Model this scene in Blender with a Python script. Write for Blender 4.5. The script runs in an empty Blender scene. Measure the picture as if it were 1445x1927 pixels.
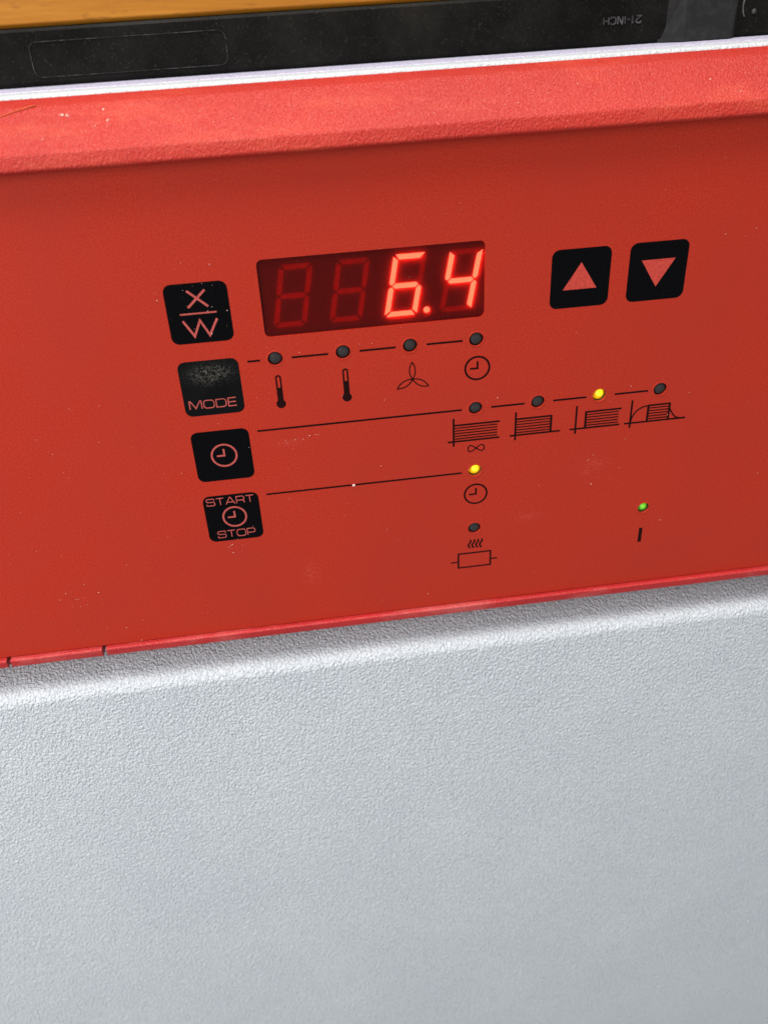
import bpy, bmesh, math, random
from mathutils import Vector, Matrix
from mathutils.geometry import delaunay_2d_cdt

random.seed(7)
scene = bpy.context.scene
MM = 0.001
# Panel axes in millimetres: x to the right, y up, z out of the panel.  World: X = x, Z = y, Y = -z (metres).
def W3(x, y, z=0.0):
    return Vector((x * MM, -z * MM, y * MM))

# ------------------------------------------------------------------ camera
cam_data = bpy.data.cameras.new('camera')
cam = bpy.data.objects.new('camera', cam_data)
scene.collection.objects.link(cam)
scene.camera = cam
CR = [(0.9904839, 0.04734346, -0.12922938), (-0.11111108, 0.82916593, -0.54784869), (0.08121555, 0.55699412, 0.82653589)]
def axis(r):
    return W3(r[0], -r[1], -r[2]) / MM
right, down, fwd = axis(CR[0]), axis(CR[1]), axis(CR[2])
m = Matrix.Identity(4)
for i in range(3):
    m[i][0] = right[i]; m[i][1] = -down[i]; m[i][2] = -fwd[i]
m.translation = W3(-42.573, 91.944, 191.369)
cam.matrix_world = m
cam_data.sensor_fit = 'VERTICAL'
cam_data.sensor_height = 36.0
cam_data.lens = 1688.51 / 1927.0 * 36.0
cam_data.clip_start = 0.005
cam_data.clip_end = 20.0
cam_data.dof.use_dof = True
cam_data.dof.focus_distance = 0.216
cam_data.dof.aperture_fstop = 18.0

# ------------------------------------------------------------------ light
world = bpy.data.worlds.new('World')
scene.world = world
world.use_nodes = True
bg = world.node_tree.nodes['Background']
bg.inputs['Color'].default_value = (0.93, 0.97, 1.0, 1)
bg.inputs['Strength'].default_value = 0.46

def area(name, loc, target, size, size_y, power, color):
    d = bpy.data.lights.new(name, 'AREA')
    d.shape = 'RECTANGLE'; d.size = size; d.size_y = size_y; d.energy = power; d.color = color
    o = bpy.data.objects.new(name, d)
    scene.collection.objects.link(o)
    o.location = loc
    o.rotation_euler = (Vector(target) - Vector(loc)).to_track_quat('-Z', 'Y').to_euler()
    return o
area('window_light_behind', (0.10, 0.42, 1.15), (0, 0, 0), 0.8, 0.5, 8.5, (0.95, 0.98, 1.0))
area('ceiling_light', (-0.22, -0.27, 1.2), (0, 0, 0), 0.8, 0.42, 22.0, (1.0, 0.97, 0.93))
area('added_side_light', (-0.62, -0.50, 0.22), (0, 0, -0.05), 0.45, 0.5, 5.6, (1.0, 0.98, 0.96))  # added front-left fill that rakes the grain and brightens the panel's left

vs = scene.view_settings
vs.view_transform = 'Standard'
vs.look = 'None'
vs.exposure = 0.0
vs.gamma = 1.0
vs.use_curve_mapping = False

# ------------------------------------------------------------------ materials
def new_mat(name):
    mt = bpy.data.materials.new(name)
    mt.use_nodes = True
    nt = mt.node_tree
    return mt, nt, nt.nodes, nt.links, nt.nodes['Principled BSDF']

def set_in(node, **kw):
    for k, v in kw.items():
        node.inputs[k.replace('_', ' ')].default_value = v

def coords(nd, ln, scale=(1, 1, 1), rot=(0, 0, 0)):
    tc = nd.new('ShaderNodeTexCoord'); mp = nd.new('ShaderNodeMapping')
    mp.inputs['Scale'].default_value = scale; mp.inputs['Rotation'].default_value = rot
    ln.new(tc.outputs['Object'], mp.inputs['Vector'])
    return mp.outputs['Vector']

def noise(nd, ln, vec, scale, detail=2.0, rough=0.5, dist=0.0):
    n = nd.new('ShaderNodeTexNoise')
    set_in(n, Scale=scale, Detail=detail, Roughness=rough, Distortion=dist)
    ln.new(vec, n.inputs['Vector'])
    return n.outputs['Fac']

def ramp(nd, ln, fac, stops):
    r = nd.new('ShaderNodeValToRGB')
    els = r.color_ramp.elements
    while len(els) < len(stops): els.new(0.5)
    for e, (p, c) in zip(els, stops):
        e.position = p; e.color = (*c, 1) if len(c) == 3 else c
    ln.new(fac, r.inputs['Fac'])
    return r.outputs['Color']

def bump(nd, ln, height, strength, dist, prev=None):
    b = nd.new('ShaderNodeBump')
    b.inputs['Strength'].default_value = strength; b.inputs['Distance'].default_value = dist
    ln.new(height, b.inputs['Height'])
    if prev is not None: ln.new(prev, b.inputs['Normal'])
    return b.outputs['Normal']

def mathn(nd, ln, op, a, b=None, c=None):
    n = nd.new('ShaderNodeMath'); n.operation = op
    for i, v in enumerate((a, b, c)):
        if v is None: continue
        if isinstance(v, (int, float)): n.inputs[i].default_value = v
        else: ln.new(v, n.inputs[i])
    return n.outputs[0]

def mixc(nd, ln, fac, a, b):
    n = nd.new('ShaderNodeMix'); n.data_type = 'RGBA'
    for s, v in ((0, fac), (6, a), (7, b)):
        if isinstance(v, (int, float)): n.inputs[s].default_value = v
        elif isinstance(v, tuple): n.inputs[s].default_value = (*v, 1)
        else: ln.new(v, n.inputs[s])
    return n.outputs[2]

def spot(nd, ln, x, y, sx, sy):
    """soft blotch at panel position x, y (mm), from object coordinates"""
    tc = nd.new('ShaderNodeTexCoord'); sp = nd.new('ShaderNodeSeparateXYZ')
    ln.new(tc.outputs['Object'], sp.inputs[0])
    dx = mathn(nd, ln, 'DIVIDE', mathn(nd, ln, 'SUBTRACT', sp.outputs['X'], x * MM), sx * MM)
    dz = mathn(nd, ln, 'DIVIDE', mathn(nd, ln, 'SUBTRACT', sp.outputs['Z'], y * MM), sy * MM)
    r2 = mathn(nd, ln, 'ADD', mathn(nd, ln, 'MULTIPLY', dx, dx), mathn(nd, ln, 'MULTIPLY', dz, dz))
    return mathn(nd, ln, 'POWER', 2.718, mathn(nd, ln, 'MULTIPLY', r2, -1.0))

def mat_panel():
    mt, nt, nd, ln, p = new_mat('red_panel_film')
    v = coords(nd, ln)
    base = ramp(nd, ln, noise(nd, ln, v, 2600, 2, 0.6), [(0.25, (0.31, 0.015, 0.006)), (0.75, (0.50, 0.037, 0.016))])
    big = noise(nd, ln, v, 30, 3, 0.5)
    base = mixc(nd, ln, ramp(nd, ln, big, [(0.35, (0, 0, 0)), (0.7, (0.6,) * 3)]), base, (0.36, 0.026, 0.014))
    # pale scuffs rubbed into the film
    sc = None
    for (x, y, sx, sy) in ((31.5, -29.5, 3.2, 1.6), (29.2, -31.5, 1.1, 1.5), (14.5, -43.5, 3.0, 1.2), (-44, -54, 2.0, 3.5), (-46, -14, 3, .8)):
        s = spot(nd, ln, x, y, sx, sy)
        sc = s if sc is None else mathn(nd, ln, 'MAXIMUM', sc, s)
    streak = noise(nd, ln, coords(nd, ln, (1, 1, 2.0), (0, math.radians(35), 0)), 900, 4, 0.65)
    fac = mathn(nd, ln, 'MULTIPLY', sc, ramp(nd, ln, streak, [(0.46, (0, 0, 0)), (0.72, (1, 1, 1))]))
    base = mixc(nd, ln, mathn(nd, ln, 'MULTIPLY', fac, 0.20), base, (0.75, 0.22, 0.17))
    ln.new(base, p.inputs['Base Color'])
    ln.new(ramp(nd, ln, noise(nd, ln, v, 60, 4, 0.6), [(0.3, (0.40,) * 3), (0.7, (0.56,) * 3)]), p.inputs['Roughness'])
    set_in(p, Specular_IOR_Level=0.16)
    ln.new(bump(nd, ln, noise(nd, ln, v, 2200, 2), 0.35, 0.00006), p.inputs['Normal'])
    return mt

def mat_grain(name, c0, c1, scale, strength, dist, rough, stretch=(1, 1, 1), scuff=None, spec=0.4):
    """moulded plastic with a leather-like grain"""
    mt, nt, nd, ln, p = new_mat(name)
    v = coords(nd, ln, stretch, (0, math.radians(12), 0))
    v0 = coords(nd, ln)
    n1 = noise(nd, ln, v, scale, 2.0, 0.45, 0.6)
    base = ramp(nd, ln, noise(nd, ln, v0, 25, 4, 0.6), [(0.3, c0), (0.7, c1)])
    if scuff:
        s = ramp(nd, ln, noise(nd, ln, coords(nd, ln, (0.35, 1, 1)), 120, 6, 0.7), [(0.5, (0, 0, 0)), (0.72, (1, 1, 1))])
        base = mixc(nd, ln, mathn(nd, ln, 'MULTIPLY', s, scuff[1]), base, scuff[0])
    ln.new(base, p.inputs['Base Color'])
    set_in(p, Roughness=rough, Specular_IOR_Level=spec)
    shaped = ramp(nd, ln, n1, [(0.30, (0, 0, 0)), (0.52, (0.6,) * 3), (0.72, (1, 1, 1))])
    nr = bump(nd, ln, shaped, strength, dist)
    nr = bump(nd, ln, noise(nd, ln, v0, scale * 2.6, 1), strength * 0.3, dist * 0.12, nr)
    ln.new(nr, p.inputs['Normal'])
    return mt

def mat_plain(name, col, rough=0.5, spec=0.5, grain=0.0):
    mt, nt, nd, ln, p = new_mat(name)
    v = coords(nd, ln)
    lo = tuple(c * 0.8 for c in col); hi = tuple(c * 1.2 for c in col)
    ln.new(ramp(nd, ln, noise(nd, ln, v, 1500, 3), [(0.3, lo), (0.7, hi)]), p.inputs['Base Color'])
    set_in(p, Roughness=rough, Specular_IOR_Level=spec)
    if grain:
        ln.new(bump(nd, ln, noise(nd, ln, v, 2400, 2), grain, 0.00008), p.inputs['Normal'])
    return mt

def mat_worn_sheen_key():
    mt, nt, nd, ln, p = new_mat('worn_sheen_black_key')
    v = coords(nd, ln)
    s = spot(nd, ln, -61.6, 6.2, 4.2, 1.9)  # grey blotch: wear, with the dome's highlight painted into the colour
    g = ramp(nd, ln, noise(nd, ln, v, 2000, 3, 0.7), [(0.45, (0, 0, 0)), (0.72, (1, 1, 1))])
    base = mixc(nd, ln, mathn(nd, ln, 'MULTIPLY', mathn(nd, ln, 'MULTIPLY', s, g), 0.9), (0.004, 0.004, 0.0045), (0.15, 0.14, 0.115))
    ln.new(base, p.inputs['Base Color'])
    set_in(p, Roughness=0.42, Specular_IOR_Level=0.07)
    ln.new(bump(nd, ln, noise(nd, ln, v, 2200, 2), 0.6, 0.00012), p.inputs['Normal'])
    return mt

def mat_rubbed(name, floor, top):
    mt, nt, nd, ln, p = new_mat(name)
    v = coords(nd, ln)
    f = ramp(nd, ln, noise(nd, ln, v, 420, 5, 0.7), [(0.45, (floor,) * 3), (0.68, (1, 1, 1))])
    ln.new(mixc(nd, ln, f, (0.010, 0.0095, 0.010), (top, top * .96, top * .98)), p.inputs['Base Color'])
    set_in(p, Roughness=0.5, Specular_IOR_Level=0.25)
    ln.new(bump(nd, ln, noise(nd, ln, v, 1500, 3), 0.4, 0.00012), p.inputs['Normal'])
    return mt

def mat_glow(name, col, strength, base):
    mt, nt, nd, ln, p = new_mat(name)
    v = coords(nd, ln)
    ln.new(ramp(nd, ln, noise(nd, ln, v, 900, 2), [(0.3, tuple(c * 0.93 for c in col)), (0.7, col)]), p.inputs['Emission Color'])
    set_in(p, Base_Color=(*base, 1), Roughness=0.35, Emission_Strength=strength)
    return mt

def mat_film():
    mt, nt, nd, ln, p = new_mat('red_display_film')
    nd.remove(p)
    out = nd['Material Output']
    v = coords(nd, ln)
    tr = nd.new('ShaderNodeBsdfTransparent'); tr.inputs['Color'].default_value = (0.60, 0.12, 0.07, 1)
    tl = nd.new('ShaderNodeBsdfTranslucent'); tl.inputs['Color'].default_value = (0.85, 0.02, 0.012, 1)
    df = nd.new('ShaderNodeBsdfDiffuse')
    ln.new(ramp(nd, ln, noise(nd, ln, v, 2600, 2), [(0.3, (0.12, 0.007, 0.005)), (0.7, (0.24, 0.014, 0.010))]), df.inputs['Color'])
    gl = nd.new('ShaderNodeBsdfGlossy'); gl.inputs['Roughness'].default_value = 0.45
    m1 = nd.new('ShaderNodeMixShader'); m1.inputs[0].default_value = 0.4
    ln.new(tl.outputs[0], m1.inputs[1]); ln.new(df.outputs[0], m1.inputs[2])
    m2 = nd.new('ShaderNodeMixShader'); m2.inputs[0].default_value = 0.5
    ln.new(tr.outputs[0], m2.inputs[1]); ln.new(m1.outputs[0], m2.inputs[2])
    m3 = nd.new('ShaderNodeMixShader'); m3.inputs[0].default_value = 0.008
    ln.new(m2.outputs[0], m3.inputs[1]); ln.new(gl.outputs[0], m3.inputs[2])
    ln.new(m3.outputs[0], out.inputs['Surface'])
    return mt

def mat_wood():
    mt, nt, nd, ln, p = new_mat('varnished_orange_wood')
    v = coords(nd, ln, (0.06, 1, 1))
    g = noise(nd, ln, v, 420, 5, 0.6, 0.4)
    base = ramp(nd, ln, g, [(0.28, (0.33, 0.115, 0.008)), (0.5, (0.42, 0.160, 0.011)), (0.75, (0.52, 0.225, 0.022))])
    pores = ramp(nd, ln, noise(nd, ln, coords(nd, ln, (0.18, 1, 1)), 1500, 2, 0.5), [(0.62, (0, 0, 0)), (0.70, (1, 1, 1))])
    base = mixc(nd, ln, mathn(nd, ln, 'MULTIPLY', pores, 0.35), base, (0.16, 0.05, 0.008))
    ln.new(base, p.inputs['Base Color'])
    set_in(p, Roughness=0.4, Specular_IOR_Level=0.4)
    ln.new(bump(nd, ln, g, 0.3, 0.0002), p.inputs['Normal'])
    return mt

def mat_black_bar():
    mt, nt, nd, ln, p = new_mat('black_moulded_plastic')
    v = coords(nd, ln)
    dusty_light = ramp(nd, ln, noise(nd, ln, v, 45, 5, 0.65), [(0.42, (0, 0, 0)), (0.72, (1, 1, 1))])
    base = mixc(nd, ln, mathn(nd, ln, 'MULTIPLY', dusty_light, 0.5), (0.005, 0.0046, 0.0042), (0.026, 0.024, 0.021))
    fine = ramp(nd, ln, noise(nd, ln, v, 2300, 3, 0.6), [(0.60, (0, 0, 0)), (0.78, (1, 1, 1))])
    base = mixc(nd, ln, mathn(nd, ln, 'MULTIPLY', fine, 0.35), base, (0.09, 0.08, 0.06))
    ln.new(base, p.inputs['Base Color'])
    ln.new(ramp(nd, ln, noise(nd, ln, v, 20, 3), [(0.3, (0.42,) * 3), (0.7, (0.62,) * 3)]), p.inputs['Roughness'])
    set_in(p, Specular_IOR_Level=0.06)
    ln.new(bump(nd, ln, noise(nd, ln, v, 1500, 3), 0.4, 0.00012), p.inputs['Normal'])
    return mt

M = {}
M['panel'] = mat_panel()
M['lip'] = mat_grain('red_grained_plastic', (0.34, 0.013, 0.007), (0.41, 0.021, 0.010), 2000, 1.0, 0.00015, 0.45, (1.3, 1, 0.8), ((0.66, 0.13, 0.06), 0.22), 0.30)
M['trim'] = mat_grain('red_trim_plastic', (0.36, 0.010, 0.011), (0.44, 0.016, 0.016), 2100, 0.8, 0.00018, 0.42, (1, 1, 1), ((0.85, 0.42, 0.38), 0.16))
M['grey'] = mat_grain('light_grey_grained_plastic', (0.540, 0.575, 0.615), (0.580, 0.612, 0.650), 1280, 1.0, 0.00043, 0.48, (1.2, 1, 0.85))
M['white'] = mat_grain('white_grained_casing', (0.43, 0.45, 0.465), (0.47, 0.49, 0.505), 1500, 0.7, 0.00028, 0.5, (1, 1, 1))
M['sheet'] = mat_plain('smooth_pale_lid_sheet', (0.44, 0.42, 0.52), 0.35, 0.3)
M['black'] = mat_plain('black_key_print', (0.003, 0.003, 0.0036), 0.46, 0.02, 0.35)
M['worn_sheen_key'] = mat_worn_sheen_key()
M['ink'] = mat_plain('dark_ink_print', (0.014, 0.003, 0.003), 0.55, 0.05)
M['keyred'] = mat_plain('faded_red_key_lettering', (0.42, 0.075, 0.065), 0.5, 0.2, 0.2)
M['arrow'] = mat_plain('red_arrow_print', (0.48, 0.045, 0.030), 0.5, 0.35, 0.2)
M['cavity'] = mat_plain('dark_cavity_plastic', (0.02, 0.008, 0.008), 0.7, 0.2)
M['module'] = mat_plain('dark_digit_module', (0.10, 0.010, 0.010), 0.5, 0.1)
M['seg_off'] = mat_plain('unlit_segment', (0.62, 0.07, 0.06), 0.5, 0.1)
M['module_dot'] = mat_plain('unlit_point', (0.16, 0.016, 0.015), 0.5, 0.1)
M['seg_on'] = mat_glow('lit_segment', (1.0, 0.44, 0.36), 11.0, (0.5, 0.3, 0.3))
M['film'] = mat_film()
M['smoke'] = mat_plain('smoked_indicator_lens', (0.032, 0.028, 0.029), 0.45, 0.2, 0.6)
M['cup'] = mat_plain('dark_indicator_cup', (0.10, 0.075, 0.03), 0.6, 0.3)
M['yellow'] = mat_glow('lit_yellow_diode', (1.0, 0.50, 0.0), 0.5, (0.70, 0.42, 0.01))
M['yellow_core'] = mat_glow('lit_yellow_core', (1.0, 0.80, 0.01), 1.0, (0.75, 0.6, 0.02))
M['green_core'] = mat_glow('lit_green_core', (0.18, 0.85, 0.02), 0.42, (0.15, 0.5, 0.03))
M['green'] = mat_glow('lit_green_diode', (0.06, 0.55, 0.01), 0.18, (0.12, 0.5, 0.03))
M['wood'] = mat_wood()
M['bar'] = mat_black_bar()
M['worn'] = mat_rubbed('rubbed_black_plastic', 0.22, 0.11)
M['dusty_light'] = mat_rubbed('lit_pad_black_plastic', 0.15, 0.022)  # raised pad kept paler: light caught by its leaning face, put into the colour
M['faint'] = mat_rubbed('faint_rubbed_plastic', 0.0, 0.09)
M['dust'] = mat_plain('pale_dust', (0.72, 0.46, 0.39), 0.8, 0.2)
M['fibre'] = mat_plain('orange_fibre', (0.50, 0.09, 0.03), 0.7, 0.2)
M['speck'] = mat_plain('black_speck', (0.012, 0.008, 0.008), 0.7, 0.2)

# ------------------------------------------------------------------ mesh helpers (all in panel millimetres)
def link(name, me, mat, parent=None):
    o = bpy.data.objects.new(name, me)
    scene.collection.objects.link(o)
    if mat is not None: me.materials.append(mat)
    if parent is not None:
        o.parent = parent
        o.matrix_parent_inverse = parent.matrix_world.inverted()
    return o

def mesh(name, verts, faces, mat, parent=None, smooth=None):
    me = bpy.data.meshes.new(name)
    me.from_pydata([W3(*v) for v in verts], [], faces)
    bm = bmesh.new(); bm.from_mesh(me)
    bmesh.ops.remove_doubles(bm, verts=bm.verts, dist=1e-7)
    bmesh.ops.recalc_face_normals(bm, faces=bm.faces)
    if smooth is not None:
        for f in bm.faces: f.smooth = True
        for e in bm.edges:
            if len(e.link_faces) == 2 and e.calc_face_angle(0) > math.radians(smooth): e.smooth = False
    bm.to_mesh(me); bm.free()
    return link(name, me, mat, parent)

def fillet(pts, radii, n=6):
    out = []
    N = len(pts)
    for i, p in enumerate(pts):
        r = radii[i] if isinstance(radii, (list, tuple)) else radii
        a = Vector(pts[i - 1]); b = Vector(p); c = Vector(pts[(i + 1) % N])
        if r <= 0: out.append(tuple(b)); continue
        u = (a - b).normalized(); w = (c - b).normalized()
        ang = u.angle(w)
        d = min(r / math.tan(ang / 2), 0.49 * (a - b).length, 0.49 * (c - b).length)
        rr = d * math.tan(ang / 2)
        cen = b + (u + w).normalized() * (rr / math.sin(ang / 2))
        s = b + u * d; e = b + w * d
        a0 = math.atan2(s.y - cen.y, s.x - cen.x); a1 = math.atan2(e.y - cen.y, e.x - cen.x)
        da = (a1 - a0 + math.pi) % (2 * math.pi) - math.pi
        for k in range(n + 1):
            t = a0 + da * k / n
            out.append((cen.x + rr * math.cos(t), cen.y + rr * math.sin(t)))
    return out

def extrude_profile(name, prof, x0, x1, mat, parent, smooth=35):
    """closed profile of (z, y) points swept along x"""
    n = len(prof)
    V = [(x0, y, z) for z, y in prof] + [(x1, y, z) for z, y in prof]
    F = [(i, (i + 1) % n, n + (i + 1) % n, n + i) for i in range(n)]
    F += [tuple(range(n)), tuple(range(2 * n - 1, n - 1, -1))]
    return mesh(name, V, F, mat, parent, smooth)

def rrect(x0, y0, x1, y1, r, n=6):
    return fillet([(x0, y0), (x1, y0), (x1, y1), (x0, y1)], r, n)

def circle(cx, cy, r, n=40):
    return [(cx + r * math.cos(2 * math.pi * k / n), cy + r * math.sin(2 * math.pi * k / n)) for k in range(n)]

def plate(name, loops, z0, z1, mat, parent):
    """flat plate, first loop is the outline, the rest are holes"""
    vs, fs = [], []
    for L in loops:
        b = len(vs); vs += [Vector(p) for p in L]; fs.append(list(range(b, b + len(L))))
    edges = [(L[k], L[(k + 1) % len(L)]) for L in fs for k in range(len(L))]
    r = delaunay_2d_cdt(vs, edges, [], 0, 1e-5)
    v2 = r[0]
    def inside(p, L):
        c = False
        for k in range(len(L)):
            (xa, ya), (xb, yb) = L[k - 1], L[k]
            if (ya > p[1]) != (yb > p[1]) and p[0] < (xb - xa) * (p[1] - ya) / (yb - ya) + xa: c = not c
        return c
    f2 = []
    for f in r[2]:
        c = (sum(v2[q].x for q in f) / len(f), sum(v2[q].y for q in f) / len(f))
        if inside(c, loops[0]) and not any(inside(c, L) for L in loops[1:]): f2.append(f)
    n = len(v2)
    V = [(p.x, p.y, z1) for p in v2] + [(p.x, p.y, z0) for p in v2]
    F = [tuple(f) for f in f2] + [tuple(n + i for i in reversed(f)) for f in f2]
    b = len(V)
    for L in loops:
        k = len(L); s = len(V)
        V += [(p[0], p[1], z1) for p in L] + [(p[0], p[1], z0) for p in L]
        F += [(s + i, s + (i + 1) % k, s + k + (i + 1) % k, s + k + i) for i in range(k)]
    return mesh(name, V, F, mat, parent)

class Ink:
    """flat printed strokes collected into one mesh"""
    def __init__(self, z=0.02, h=None):
        self.bold = 1.16 if z == 0.02 else 1.0
        self.V = []; self.F = []; self.k = 0; self.z = z; self.h = h
    def zz(self, x, y):
        return (self.h(x, y) if self.h else 0.0)
    def stroke(self, pts, w, closed=False):
        w *= self.bold
        pts = [Vector(p[:2]) for p in pts]
        if self.h:
            q = []
            rng = range(len(pts) if closed else len(pts) - 1)
            for i in rng:
                a, b = pts[i], pts[(i + 1) % len(pts)]
                n = max(1, int((b - a).length / 0.5))
                q += [a.lerp(b, t / n) for t in range(n)]
            if not closed: q.append(pts[-1])
            pts = q
        n = len(pts); zt = self.z + 0.006 * self.k; self.k += 1
        L, R = [], []
        for i, p in enumerate(pts):
            a = pts[i - 1] if (i > 0 or closed) else None
            c = pts[(i + 1) % n] if (i < n - 1 or closed) else None
            if a is None: d = (c - p).normalized(); nn = Vector((-d.y, d.x)); s = 1
            elif c is None: d = (p - a).normalized(); nn = Vector((-d.y, d.x)); s = 1
            else:
                d1 = (p - a).normalized(); d2 = (c - p).normalized()
                n1 = Vector((-d1.y, d1.x)); n2 = Vector((-d2.y, d2.x))
                nn = n1 + n2
                nn = nn.normalized() if nn.length > 1e-6 else n1
                s = min(1.0 / max(nn.dot(n1), 0.35), 2.2)
            ww = w * 0.5 * s
            L.append(p + nn * ww); R.append(p - nn * ww)
        b = len(self.V)
        for lay in (zt, -0.02):
            for q in L: self.V.append((q.x, q.y, lay + self.zz(q.x, q.y)))
            for q in R: self.V.append((q.x, q.y, lay + self.zz(q.x, q.y)))
        rng = range(n if closed else n - 1)
        for i in rng:
            j = (i + 1) % n
            self.F.append((b + i, b + n + i, b + n + j, b + j))
            self.F.append((b + i, b + j, b + 2 * n + j, b + 2 * n + i))
            self.F.append((b + n + i, b + 3 * n + i, b + 3 * n + j, b + n + j))
        if not closed:
            for i in (0, n - 1):
                self.F.append((b + i, b + 2 * n + i, b + 3 * n + i, b + n + i))
    def poly(self, pts):
        zt = self.z + 0.006 * self.k; self.k += 1
        b = len(self.V); n = len(pts)
        for lay in (zt, -0.02):
            for x, y in pts: self.V.append((x, y, lay + self.zz(x, y)))
        self.F.append(tuple(range(b, b + n)))
        for i in range(n):
            j = (i + 1) % n
            self.F.append((b + i, b + n + i, b + n + j, b + j))
    def done(self, name, mat, parent):
        return mesh(name, self.V, self.F, mat, parent)

# wide sans letters, as strokes in a box of width w and height 1
def rr_open(x0, y0, x1, y1, r):
    return rrect(x0, y0, x1, y1, r, 4)
def letter(ch):
    if ch == 'M': return 1.75, [([(0, 0), (0.02, 1), (0.16, 1), (0.87, 0.08), (1.58, 1), (1.73, 1), (1.75, 0)], False)]
    if ch == 'O': return 1.5, [(rr_open(0, 0, 1.5, 1, 0.36), True)]
    if ch == 'D': return 1.42, [(fillet([(0, 0), (1.42, 0), (1.42, 1), (0, 1)], [0, .4, .4, 0], 4), True)]
    if ch == 'E': return 1.15, [([(1.15, 1), (0, 1), (0, 0), (1.15, 0)], False), ([(0.06, 0.5), (1.1, 0.5)], False)]
    if ch == 'S':
        p = fillet([(1.3, 0.74), (1.3, 1), (0, 1), (0, 0.53), (1.35, 0.53), (1.35, 0), (0, 0), (0, 0.26)], [0, .25, .22, .22, .22, .22, .25, 0], 4)
        return 1.35, [(p, False)]
    if ch == 'T': return 1.3, [([(0, 1), (1.3, 1)], False), ([(0.65, 0.95), (0.65, 0)], False)]
    if ch == 'A': return 1.5, [([(0, 0), (0.68, 1), (0.82, 1), (1.5, 0)], False), ([(0.27, 0.28), (1.23, 0.28)], False)]
    if ch == 'R':
        p = fillet([(0, 0), (0, 1), (1.3, 1), (1.3, 0.42), (0.05, 0.42)], [0, 0, .28, .28, 0], 4)
        return 1.32, [(p, False), ([(0.95, 0.40), (1.25, 0.30), (1.32, 0)], False)]
    if ch == 'P':
        p = fillet([(0, 0), (0, 1), (1.3, 1), (1.3, 0.38), (0.05, 0.38)], [0, 0, .3, .3, 0], 4)
        return 1.3, [(p, False)]
    if ch == 'I': return 0.1, [([(0.05, 0), (0.05, 1)], False)]
    if ch == 'N': return 0.75, [([(0, 0), (0, 1), (0.1, 1), (0.65, 0), (0.75, 0), (0.75, 1)], False)]
    if ch == 'C': return 0.75, [(fillet([(0.75, 0.72), (0.75, 1), (0, 1), (0, 0), (0.75, 0), (0.75, 0.28)], [0, .3, .3, .3, .3, 0], 4), False)]
    if ch == 'H': return 0.75, [([(0, 0), (0, 1)], False), ([(0.75, 0), (0.75, 1)], False), ([(0.04, 0.5), (0.71, 0.5)], False)]
    if ch == '2': return 0.7, [(fillet([(0, 0.72), (0.02, 1), (0.7, 1), (0.7, 0.55), (0, 0), (0.72, 0)], [0, .25, .25, .2, 0, 0], 4), False)]
    if ch == '1': return 0.4, [([(0.05, 0.75), (0.3, 1), (0.3, 0)], False)]
    if ch == '-': return 0.35, [([(0, 0.45), (0.35, 0.45)], False)]

def write(ink, text, x0, y0, x1, h, w, gap=0.28, flip=False):
    total = sum(letter(c)[0] for c in text) + gap * (len(text) - 1)
    k = (x1 - x0) / total
    x = 0.0
    for c in text:
        lw, strokes = letter(c)
        for pts, closed in strokes:
            q = [(x0 + (x + px) * k, y0 + py * h) for px, py in pts]
            if flip: q = [(x0 + x1 - a, 2 * y0 + h - b) for a, b in q]
            ink.stroke(q, w, closed)
        x += lw + gap

def tag(o, label, cat, group=None, kind=None):
    o['label'] = label; o['category'] = cat
    if group: o['group'] = group
    if kind: o['kind'] = kind
    return o

# ================================================================== THE INCUBATOR
X0, X1 = -300.0, 262.0
inc = bpy.data.objects.new('laboratory_incubator', None)
scene.collection.objects.link(inc)
inc.location = W3(-20, -470, -170)
bpy.context.view_layer.update()
tag(inc, 'light grey laboratory cabinet with red control panel showing 6.4 on its display', 'incubator')

# casing: body behind the panel with the grained top edge
casing = fillet([(-13.6, -66), (-13.6, 64.2), (-17.6, 64.2), (-17.6, 63.4), (-330, 63.4), (-330, -470), (-15, -470), (-15, -66)],
                [0, 1.3, 0.25, 0, 4, 4, 0, 0])
extrude_profile('casing', casing, X0, X1, M['white'], inc)
sheet = fillet([(-19.0, 63.5), (-19.0, 64.15), (-328, 64.15), (-328, 63.5)], [0, 0.3, 0.3, 0])
extrude_profile('top_sheet', sheet, X0 + 1, X1 - 1, M['sheet'], inc)

# red lip above the panel
lip = fillet([(-1.2, 52.9), (2.6, 52.65), (3.7, 53.2), (2.5, 56.0), (-8.6, 62.75), (-12.6, 63.75), (-13.4, 63.0), (-13.4, 53.0)],
             [0, 0.7, 1.2, 1.3, 2.2, 0.5, 0.2, 0])
extrude_profile('upper_lip', lip, X0, X1, M['lip'], inc)

# flat red control panel with openings for the display and the indicator lights
DX0, DX1, DY0, DY1 = -48.21, 1.79, 13.45, 31.1
LED = [(-46.6, 8.2, None), (-31.07, 8.2, None), (-15.53, 8.2, None), (0, 8.15, None),
       (0.0, -9.7, None), (15.5, -9.75, None), (31.0, -9.7, 'yellow'), (46.45, -9.75, None),
       (0.05, -27.5, 'yellow'), (0.0, -45.3, None), (46.3, -45.06, 'green')]
LR = 1.72
loops = [[(X0 + 2, -70.2), (X1 - 2, -70.2), (X1 - 2, 54.5), (X0 + 2, 54.5)], rrect(DX0, DY0, DX1, DY1, 1.3)]
loops += [circle(x, y, LR if c != 'green' else 1.6, 36) for x, y, c in LED]
plate('control_panel', loops, -0.8, 0.0, M['panel'], inc)

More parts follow.
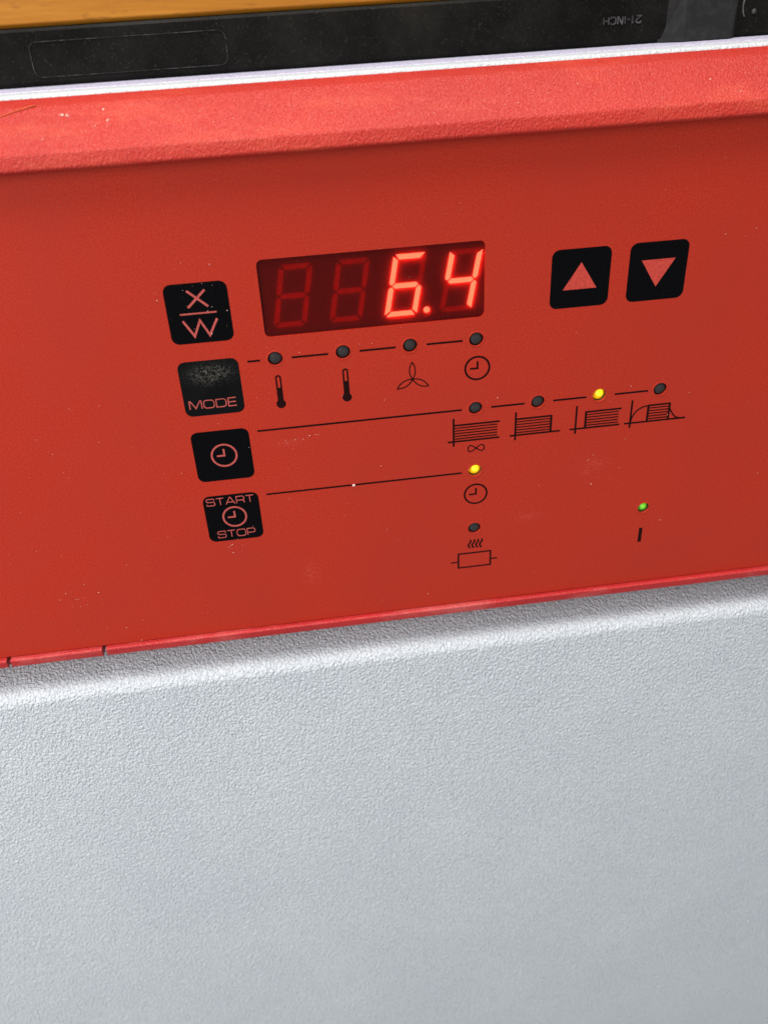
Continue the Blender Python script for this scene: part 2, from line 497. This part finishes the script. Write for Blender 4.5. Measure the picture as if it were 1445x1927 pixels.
# lower trim with two notches
trim = fillet([(-2.5, -70.45), (0.9, -70.45), (1.45, -70.75), (1.3, -72.85), (0.5, -73.25), (-2.5, -73.25)], [0, 0.25, 0.3, 0.5, 0.3, 0])
for a, b in ((X0, -127.75), (-126.65, -102.55), (-101.4, X1)):
    extrude_profile('lower_trim', trim, a, b, M['trim'], inc)
back = [(-12.9, -73.1), (-2.55, -73.1), (-2.55, -66.0), (-12.9, -66.0)]
extrude_profile('panel_backing', back, X0 + 1, X1 - 1, M['trim'], inc)

# grey door with its sloping top edge
door = fillet([(-14.5, -79.6), (1.5, -84.9), (1.5, -468), (-14.5, -468)], [0.5, 4.3, 3.0, 0], 12)
extrude_profile('door', door, X0 + 1, X1 - 1, M['grey'], inc, 60)

# ------------------------------------------------------------------ display
rim = rrect(DX0 + 0.02, DY0 + 0.02, DX1 - 0.02, DY1 - 0.02, 1.28)
V = []; F = []
n = len(rim)
V += [(x, y, -0.82) for x, y in rim] + [(x, y, -3.0) for x, y in rim]
F += [(i, (i + 1) % n, n + (i + 1) % n, n + i) for i in range(n)]
F += [tuple(range(n, 2 * n))]
mesh('display_recess', V, F, M['cavity'], inc)
mesh('display_film', [(x, y, -0.3) for x, y in rim], [tuple(range(n))], M['film'], inc)

ZD = -0.85
H, Wd, SL, T, G = 14.1, 7.35, 0.193, 1.14, 0.2
def seg_polys():
    y0, ym, y1 = T / 2, H / 2, H - T / 2
    x0, x1 = T / 2, Wd - T / 2
    def hz(y, xa, xb):
        t = T / 2
        return [(xa, y), (xa + t, y + t), (xb - t, y + t), (xb, y), (xb - t, y - t), (xa + t, y - t)]
    def vt(x, ya, yb):
        t = T / 2
        return [(x, ya), (x + t, ya + t), (x + t, yb - t), (x, yb), (x - t, yb - t), (x - t, ya + t)]
    def hz_end(y, xa, xb, s):      # top and bottom bars: long outer edge
        t = T / 2
        return [(xa - t * .5, y + s * t), (xb + t * .5, y + s * t), (xb - t, y - s * t), (xa + t, y - s * t)]
    def vt_side(x, ya, yb, s, top):
        t = T / 2
        if top: return [(x + s * t, yb + t * .5), (x - s * t, yb - t), (x - s * t, ya + t), (x, ya), (x + s * t, ya + t * .8)]
        return [(x + s * t, ya - t * .5), (x - s * t, ya + t), (x - s * t, yb - t), (x, yb), (x + s * t, yb - t * .8)]
    g = G
    P = {'a': hz_end(y1, x0 + g, x1 - g, 1), 'd': hz_end(y0, x0 + g, x1 - g, -1), 'g': hz(ym, x0 + g, x1 - g),
         'f': vt_side(x0, ym + g, y1 - g, -1, True), 'b': vt_side(x1, ym + g, y1 - g, 1, True),
         'e': vt_side(x0, y0 + g, ym - g, -1, False), 'c': vt_side(x1, y0 + g, ym - g, 1, False)}
    return {k: [(x + y * SL, y) for x, y in v] for k, v in P.items()}
SEG = seg_polys()
def flat(name, pts, z0, z1, mat, parent):
    n = len(pts)
    V = [(x, y, z1) for x, y in pts] + [(x, y, z0) for x, y in pts]
    F = [tuple(range(n)), tuple(range(2 * n - 1, n - 1, -1))] + [(i, (i + 1) % n, n + (i + 1) % n, n + i) for i in range(n)]
    return mesh(name, V, F, mat, parent)
digits = ['', '', 'acdefg.', 'bcfg']
for k, lit in enumerate(digits):
    mx0 = -47.75 + 12.52 * k
    mod = flat('digit', [(mx0 + 0.05, 13.9), (mx0 + 12.47, 13.9), (mx0 + 12.47, 31.0), (mx0 + 0.05, 31.0)], -2.9, ZD, M['module'], inc)
    if lit: mod['label'] = 'lit red digit reading ' + ('6 with a decimal point' if '.' in lit else '4')
    ox, oy = mx0 + 1.65, 15.25
    for s, pts in SEG.items():
        flat('segment', [(ox + x, oy + y) for x, y in pts], ZD - 0.3, ZD + 0.03, M['seg_on' if s in lit else 'seg_off'], mod)
    flat('decimal_point', circle(ox + Wd + 2.35, oy + 0.9, 0.72, 24), ZD - 0.3, ZD + 0.03, M['seg_on' if '.' in lit else 'module_dot'], mod)

# ------------------------------------------------------------------ indicator lights
def dome(name, cx, cy, r, z0, h, mat, parent, rings=8, n=32):
    V = [(cx, cy, z0 + h)]; F = []
    for i in range(1, rings + 1):
        t = i / rings * math.pi / 2
        rr = r * math.sin(t); z = z0 + h * math.cos(t)
        for x, y in circle(cx, cy, rr, n): V.append((x, y, z))
    for j in range(n): F.append((0, 1 + j, 1 + (j + 1) % n))
    for i in range(rings - 1):
        for j in range(n):
            a = 1 + i * n; b = a + n
            F.append((a + j, b + j, b + (j + 1) % n, a + (j + 1) % n))
    return mesh(name, V, F, mat, parent, 60)
def rim_ring(x, y, r0, r1, h, n=36):
    V = []; F = []
    prof = [(r0, -0.1), (r0, h * 0.6), ((r0 * 2 + r1) / 3, h), (r1, 0.002)]
    for r, z in prof:
        V += [(a, b, z) for a, b in circle(x, y, r, n)]
    for k in range(3):
        for j in range(n):
            F.append((k * n + j, k * n + (j + 1) % n, (k + 1) * n + (j + 1) % n, (k + 1) * n + j))
    return mesh('rim', V, F, M['panel'], None, 60)
for x, y, c in LED:
    R = (LR if c != 'green' else 1.6) - 0.01
    n = 36
    ring = circle(x, y, R, n)
    zb = -1.6
    V = [(a, b, -0.6) for a, b in ring] + [(a, b, zb) for a, b in ring]
    F = [(i, (i + 1) % n, n + (i + 1) % n, n + i) for i in range(n)] + [tuple(range(n, 2 * n))]
    ring_o = rim_ring(x, y, R - 0.02, R + 0.35, 0.10)
    if c is None:
        cup = mesh('indicator_light', V, F, M['cavity'], inc)
        dome('lens', x, y, R - 0.14, -0.75, 0.62, M['smoke'], cup)
    else:
        cup = mesh('indicator_light', V, F, M['cup'], inc)
        cup['label'] = 'lit %s indicator light' % c
        dome('lens', x, y, R - 0.14, -1.5, 1.25, M[c], cup)
        dome('glowing_core', x + 0.05, y + 0.22, R * 0.66, -1.1, 0.98, M[c + '_core'], cup)
    ring_o.parent = cup; ring_o.matrix_parent_inverse = cup.matrix_world.inverted()

# ------------------------------------------------------------------ keys
S = 13.73
def key(x, ytop, height=0.0, cy=None):
    cx, c_y = x + S / 2, ytop - S / 2
    hy = c_y if cy is None else cy
    def h(px, py):
        d2 = ((px - cx) / 5.9) ** 2 + ((py - hy) / 5.6) ** 2
        return height * max(0.0, 1 - d2) ** 1.5
    out = rrect(x, ytop - S, x + S, ytop, 1.75, 6)
    rings = 22 if height else 1
    V = [(cx, c_y, 0.03 + h(cx, c_y))]; F = []
    n = len(out)
    for i in range(1, rings + 1):
        t = i / rings
        for a, b in out:
            px, py = cx + (a - cx) * t, c_y + (b - c_y) * t
            V.append((px, py, 0.03 + h(px, py)))
    for j in range(n): F.append((0, 1 + j, 1 + (j + 1) % n))
    for i in range(rings - 1):
        for j in range(n):
            a = 1 + i * n; b = a + n
            F.append((a + j, b + j, b + (j + 1) % n, a + (j + 1) % n))
    base = len(V); last = 1 + (rings - 1) * n
    V += [(a, b, -0.3) for a, b in out]
    F += [(last + j, base + j, base + (j + 1) % n, last + (j + 1) % n) for j in range(n)]
    return mesh('key', V, F, M['worn_sheen_key' if height else 'black'], inc, 40), h

def clock(ink, cx, cy, r, w, hand):
    ink.stroke(circle(cx, cy, r, 48), w, True)
    ink.stroke([(cx + 0.05, cy + hand), (cx + 0.05, cy - w * 0.1), (cx - hand, cy - w * 0.1)], w * 0.95)

LX, TOP, PIT = -68.74, 27.42, 18.02
k, h = key(LX, TOP); k['label'] = 'black key marked X over W'
i = Ink(0.06)
i.stroke([(-63.75, 25.75), (-59.6, 21.95)], 0.5); i.stroke([(-59.85, 25.75), (-64.0, 21.95)], 0.5)
i.stroke([(-65.98, 20.56), (-58.0, 20.56)], 0.36)
i.stroke([(-65.6, 19.05), (-63.55, 15.35), (-61.9, 18.9), (-60.2, 15.35), (-58.15, 19.05)], 0.5)
i.done('lettering', M['keyred'], k)

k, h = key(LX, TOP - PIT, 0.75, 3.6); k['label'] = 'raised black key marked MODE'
i = Ink(0.06, h); write(i, 'MODE', -67.55, -2.45, -56.75, 2.05, 0.26, 0.32); i.done('lettering', M['keyred'], k)

k, h = key(LX, TOP - 2 * PIT); k['label'] = 'black key marked with a clock'
i = Ink(0.06); clock(i, -61.6, -15.45, 2.95, 0.46, 1.75); i.done('clock_symbol', M['keyred'], k)

k, h = key(LX, TOP - 3 * PIT); k['label'] = 'black key marked START and STOP around a clock'
i = Ink(0.06); clock(i, -61.55, -33.3, 2.85, 0.46, 1.7); i.done('clock_symbol', M['keyred'], k)
i = Ink(0.06); write(i, 'START', -67.85, -29.4, -56.2, 1.95, 0.23, 0.30); i.done('lettering', M['keyred'], k)
i = Ink(0.06); write(i, 'STOP', -66.45, -39.3, -57.05, 1.95, 0.23, 0.30); i.done('lettering', M['keyred'], k)

UX = 16.98
k, h = key(UX, TOP); k['label'] = 'black key with red arrow pointing up'
i = Ink(0.06); i.poly([(UX + S / 2, 24.2), (UX + S / 2 - 3.95, 18.0), (UX + S / 2 + 3.95, 18.0)]); i.done('arrow_symbol', M['arrow'], k)
k, h = key(UX + PIT, TOP); k['label'] = 'black key with red arrow pointing down'
cx = UX + PIT + S / 2
i = Ink(0.06); i.poly([(cx - 3.95, 23.3), (cx, 16.9), (cx + 3.95, 23.3)]); i.done('arrow_symbol', M['arrow'], k)

# ------------------------------------------------------------------ printed lines and symbols
def line(a, b, y, w=0.42):
    i = Ink(0.02); i.stroke([(a, y), (b, y)], w); return i.done('printed_line', M['ink'], inc)
for a, b in ((-52.95, -50.05), (-42.85, -34.5), (-27.3, -18.9), (-11.7, -3.2)): line(a, b, 8.1)
for a, b in ((-52.95, -3.42), (3.85, 12.2), (19.35, 27.7), (34.85, 43.4)): line(a, b, -9.85)
line(-52.9, -3.4, -27.8)

def thermometer(x):
    i = Ink(0.02)
    w = 0.66
    i.poly(circle(x, -3.3, 1.12, 28))
    tube = [(x - w + 0.17, -2.8)] + [(x - (w - .17) * math.cos(t), 3.4 + (w - .17) * math.sin(t)) for t in [math.pi * q / 10 for q in range(11)]] + [(x + w - 0.17, -2.8)]
    i.stroke(tube, 0.34)
    i.poly([(x - w + 0.02, -2.8), (x + w - 0.02, -2.8), (x + w - 0.02, 0.9), (x - w + 0.02, 0.9)])
    i.done('thermometer_symbol', M['ink'], inc)
thermometer(-46.5); thermometer(-30.93)

i = Ink(0.02)
for ang in (90, -30, 210):
    c, s = math.cos(math.radians(ang)), math.sin(math.radians(ang))
    P = []
    for q in range(13):
        t = q / 12; P.append((t * 4.3, 0.68 * math.sin(math.pi * t) ** 0.85 + 0.02))
    P2 = P + [(x, -y) for x, y in reversed(P[1:-1])]
    i.stroke([(-15.2 + c * x - s * y, -0.35 + s * x + c * y) for x, y in P2], 0.24, True)
i.poly(circle(-15.2, -0.35, 0.34, 16))
i.done('fan_symbol', M['ink'], inc)
for cx, cy in ((0.3, 0.85), (0.25, -34.55)):
    i = Ink(0.02); clock(i, cx, cy, 2.9, 0.42, 1.75); i.done('clock_symbol', M['ink'], inc)

def graph(ax, box0, box1, base0, base1, left_wall, right_wall, curves=False, nlines=5):
    i = Ink(0.02)
    i.stroke([(ax, -12.05), (ax, -19.85)], 0.42)
    i.stroke([(base0, -18.48), (base1, -18.48)], 0.40)
    i.stroke([(box0, -13.98), (box1, -13.98)], 0.40)
    for q in range(nlines):
        y = -13.98 - 4.5 * (q + 1) / (nlines + 1)
        i.stroke([(box0, y), (box1 - (0.0 if right_wall else 0.6), y)], 0.24)
    if left_wall: i.stroke([(box0, -13.8), (box0, -18.4)], 0.42)
    if right_wall: i.stroke([(box1, -13.8), (box1, -18.4)], 0.42)
    if curves:
        i.stroke([(ax + 0.15 + (box0 - ax - .15) * (1 - math.cos(t)), -18.0 + 4.0 * math.sin(t)) for t in [math.pi / 2 * q / 12 for q in range(13)]], 0.26)
        i.stroke([(box1 + 2.9 * t, -18.3 + 3.2 * (1 - t) ** 2) for t in [q / 12 for q in range(13)]], 0.26)
    return i.done('programme_symbol', M['ink'], inc)
graph(-5.46, -5.46, 6.1, -6.95, 6.1, False, False)
graph(10.12, 10.12, 19.1, 8.7, 21.6, False, True)
graph(25.5, 27.95, 37.0, 24.05, 36.9, True, False)
graph(39.65, 43.97, 49.5, 38.1, 54.1, True, True, True)

i = Ink(0.02)
P = []
for q in range(48):
    t = 2 * math.pi * q / 48
    P.append((0.22 + 2.05 * math.cos(t), -20.92 + 1.75 * math.sin(t) * math.cos(t)))
i.stroke(P, 0.26, True)
i.done('infinity_symbol', M['ink'], inc)

i = Ink(0.02)
for q in range(4):
    x = -1.25 + q * 1.02
    i.stroke([(x + 0.34 * math.sin(t * 2 * math.pi + 0.6) * (1 if t < 1 else 1), -49.05 - 2.75 * t) for t in [r / 14 for r in range(15)]], 0.40)
i.done('heat_symbol', M['ink'], inc)
i = Ink(0.02)
i.stroke([(-4.3, -53.4), (4.5, -53.4), (4.5, -58.05), (-4.3, -58.05)], 0.40, True)
i.stroke([(-6.35, -56.05), (-4.3, -56.05)], 0.34); i.stroke([(4.5, -56.05), (6.4, -56.05)], 0.34)
i.done('heater_symbol', M['ink'], inc)
i = Ink(0.02); i.stroke([(46.35, -51.6), (46.35, -56.3)], 0.85); i.done('power_mark', M['ink'], inc)

# ================================================================== THINGS LYING ON TOP
bar = bpy.data.objects.new('black_plastic_bar', None)
scene.collection.objects.link(bar)
bar.location = W3(-15, 64.2, -35)
bpy.context.view_layer.update()
tag(bar, 'black plastic bar with raised 21-INCH lettering lying on the cabinet top', 'plastic bar')
ZB = -24.5
hole = circle(75.6, 69.6, 3.9, 40)
outline = fillet([(-260, 64.3), (49.5, 64.3), (54, 64.3), (190, 64.3), (190, 75.1), (-260, 75.1)], [1, 0, 0, 1, 1, 1])
plate('body', [outline, hole], ZB - 20, ZB - 0.55, M['bar'], bar)
inner = fillet([(-259.5, 65.1), (189.5, 65.1), (189.5, 74.55), (-259.5, 74.55)], [1, 1, 1, 1])
plate('front_face', [inner, circle(75.6, 69.6, 4.1, 40)], ZB - 0.6, ZB, M['bar'], bar)
# bevel between the two
V = []; F = []
for a, b in ((65.1, 64.3), (74.55, 75.1)):
    s = len(V)
    V += [(-259, a, ZB), (189, a, ZB), (189, b, ZB - 0.55), (-259, b, ZB - 0.55)]
    F.append((s, s + 1, s + 2, s + 3))
mesh('edge_bevel', V, F, M['bar'], bar)
# raised pad at the right, leaning back a little
V = []
for x, zb, zt in ((46.0, -0.1, -0.1), (51.5, 1.4, 0.25), (62.3, 1.4, 0.25), (63.8, -0.1, -0.1)):
    V += [(x, 64.35, ZB + zb), (x, 74.4, ZB + zt), (x, 64.35, ZB - 0.3), (x, 74.4, ZB - 0.3)]
F = []
for q in range(3):
    a = q * 4; b_ = a + 4
    F += [(a, b_, b_ + 1, a + 1), (a, a + 2, b_ + 2, b_), (a + 1, b_ + 1, b_ + 3, a + 3)]
mesh('raised_pad', V, F, M['dusty_light'], bar)
i = Ink(0.16)
i.stroke(rrect(-89.6, 65.95, -49.2, 72.6, 1.6, 6), 0.12, True)
o = i.done('label_outline', M['faint'], bar); o.location.y += -ZB * MM
i = Ink(0.22)
write(i, '21-INCH', 33.2, 68.55, 41.6, 1.35, 0.24, 0.34, True)
o = i.done('raised_lettering', M['worn'], bar); o.location.y += -ZB * MM
dome('stud', 67.7, 69.2, 0.55, ZB - 0.05, 0.5, M['worn'], bar)
i = Ink(0.2)
i.stroke([(69.5 + 4.6 * math.cos(t), 70.6 + 4.6 * math.sin(t)) for t in [math.radians(150 + 60 * q / 12) for q in range(13)]], 0.25)
o = i.done('raised_arc', M['worn'], bar); o.location.y += -ZB * MM

board = fillet([(-26.2, 75.15), (-24.9, 76.0), (-24.7, 96), (-60, 96), (-60, 75.15)], [0.3, 0.5, 1.5, 1.5, 1])
b = extrude_profile('wooden_board', board, -250, 180, M['wood'], None)
tag(b, 'orange varnished wooden board resting on the black plastic bar', 'board')

# ================================================================== DUST AND DEBRIS
def flakes(name, spots, mat):
    V = []; F = []
    for x, y, z, r in spots:
        n = random.randint(4, 6); s = len(V); a0 = random.random() * 6; el = random.uniform(0.5, 1.0); th = random.random() * 3
        for q in range(n):
            a = a0 + 2 * math.pi * q / n
            rr = r * random.uniform(0.6, 1.2)
            u, v = rr * math.cos(a), rr * el * math.sin(a)
            V.append((x + u * math.cos(th) - v * math.sin(th), y + u * math.sin(th) + v * math.cos(th), z))
        V.append((x, y, z + r * 0.6))
        for q in range(n): F.append((s + q, s + (q + 1) % n, s + n))
        F.append(tuple(range(s + n - 1, s - 1, -1)))
    return mesh(name, V, F, mat)
sp = []
for _ in range(230):
    x = random.uniform(-135, 90); y = random.uniform(-69, 51)
    sp.append((x, y, 0.09, abs(random.gauss(0, 0.04)) + 0.03))
for cx, cy, n_, sx, sy in ((-105, -54, 16, 7, 3), (-45, -13, 12, 4, 1.5), (-62, -44, 8, 4, 3), (-95, -66, 8, 12, 3), (33, -28, 10, 5, 3), (-30, 8, 8, 6, 4), (-62, 20, 16, 5, 5)):
    for _ in range(n_): sp.append((random.gauss(cx, sx), random.gauss(cy, sy), 0.1, abs(random.gauss(0, 0.06)) + 0.05))
sp = [s for s in sp if -70 < s[1] < 51.5]
def lip_z(y): return 2.5 - (y - 56.0) * (11.1 / 6.75)
for _ in range(110):
    y = random.uniform(57, 62.3); sp.append((random.uniform(-110, 80), y, lip_z(y) + 0.12, abs(random.gauss(0, 0.06)) + 0.05))
for x, y, r in ((-82.2, 61.2, .38), (-81.3, 61.1, .34), (-74.3, 61.6, .26), (-73.5, 60.0, .3)): sp.append((x, y, lip_z(y) + 0.1, r))
d = flakes('dust', sp, M['dust'])
tag(d, 'pale dust specks scattered over the red panel and lip', 'dust', kind='stuff')
flake = flakes('paint_flake', [(-31.0, -27.9, 0.08, 0.55)], M['dust'])
tag(flake, 'tiny pale flake stuck on the line beside the start key', 'flake')
s = flakes('black_speck', [(64.2, -81.7, -7.9, 0.5)], M['speck'])
tag(s, 'tiny black speck on the grey door edge below the trim', 'speck')
# loose fibre on the lip
pts = [Vector((-97, 61.0, -5.55)), Vector((-92, 62.2, -7.55)), Vector((-87.5, 63.0, -8.75))]
V = []; F = []
for p in pts:
    for q in range(6): V.append((p.x, p.y + 0.13 * math.cos(q * math.pi / 3), p.z + 0.13 * math.sin(q * math.pi / 3)))
for a in range(2):
    for q in range(6): F.append((a * 6 + q, a * 6 + (q + 1) % 6, a * 6 + 6 + (q + 1) % 6, a * 6 + 6 + q))
f = mesh('loose_fibre', V, F, M['fibre'])
tag(f, 'thin orange fibre lying across the upper left of the red lip', 'fibre')
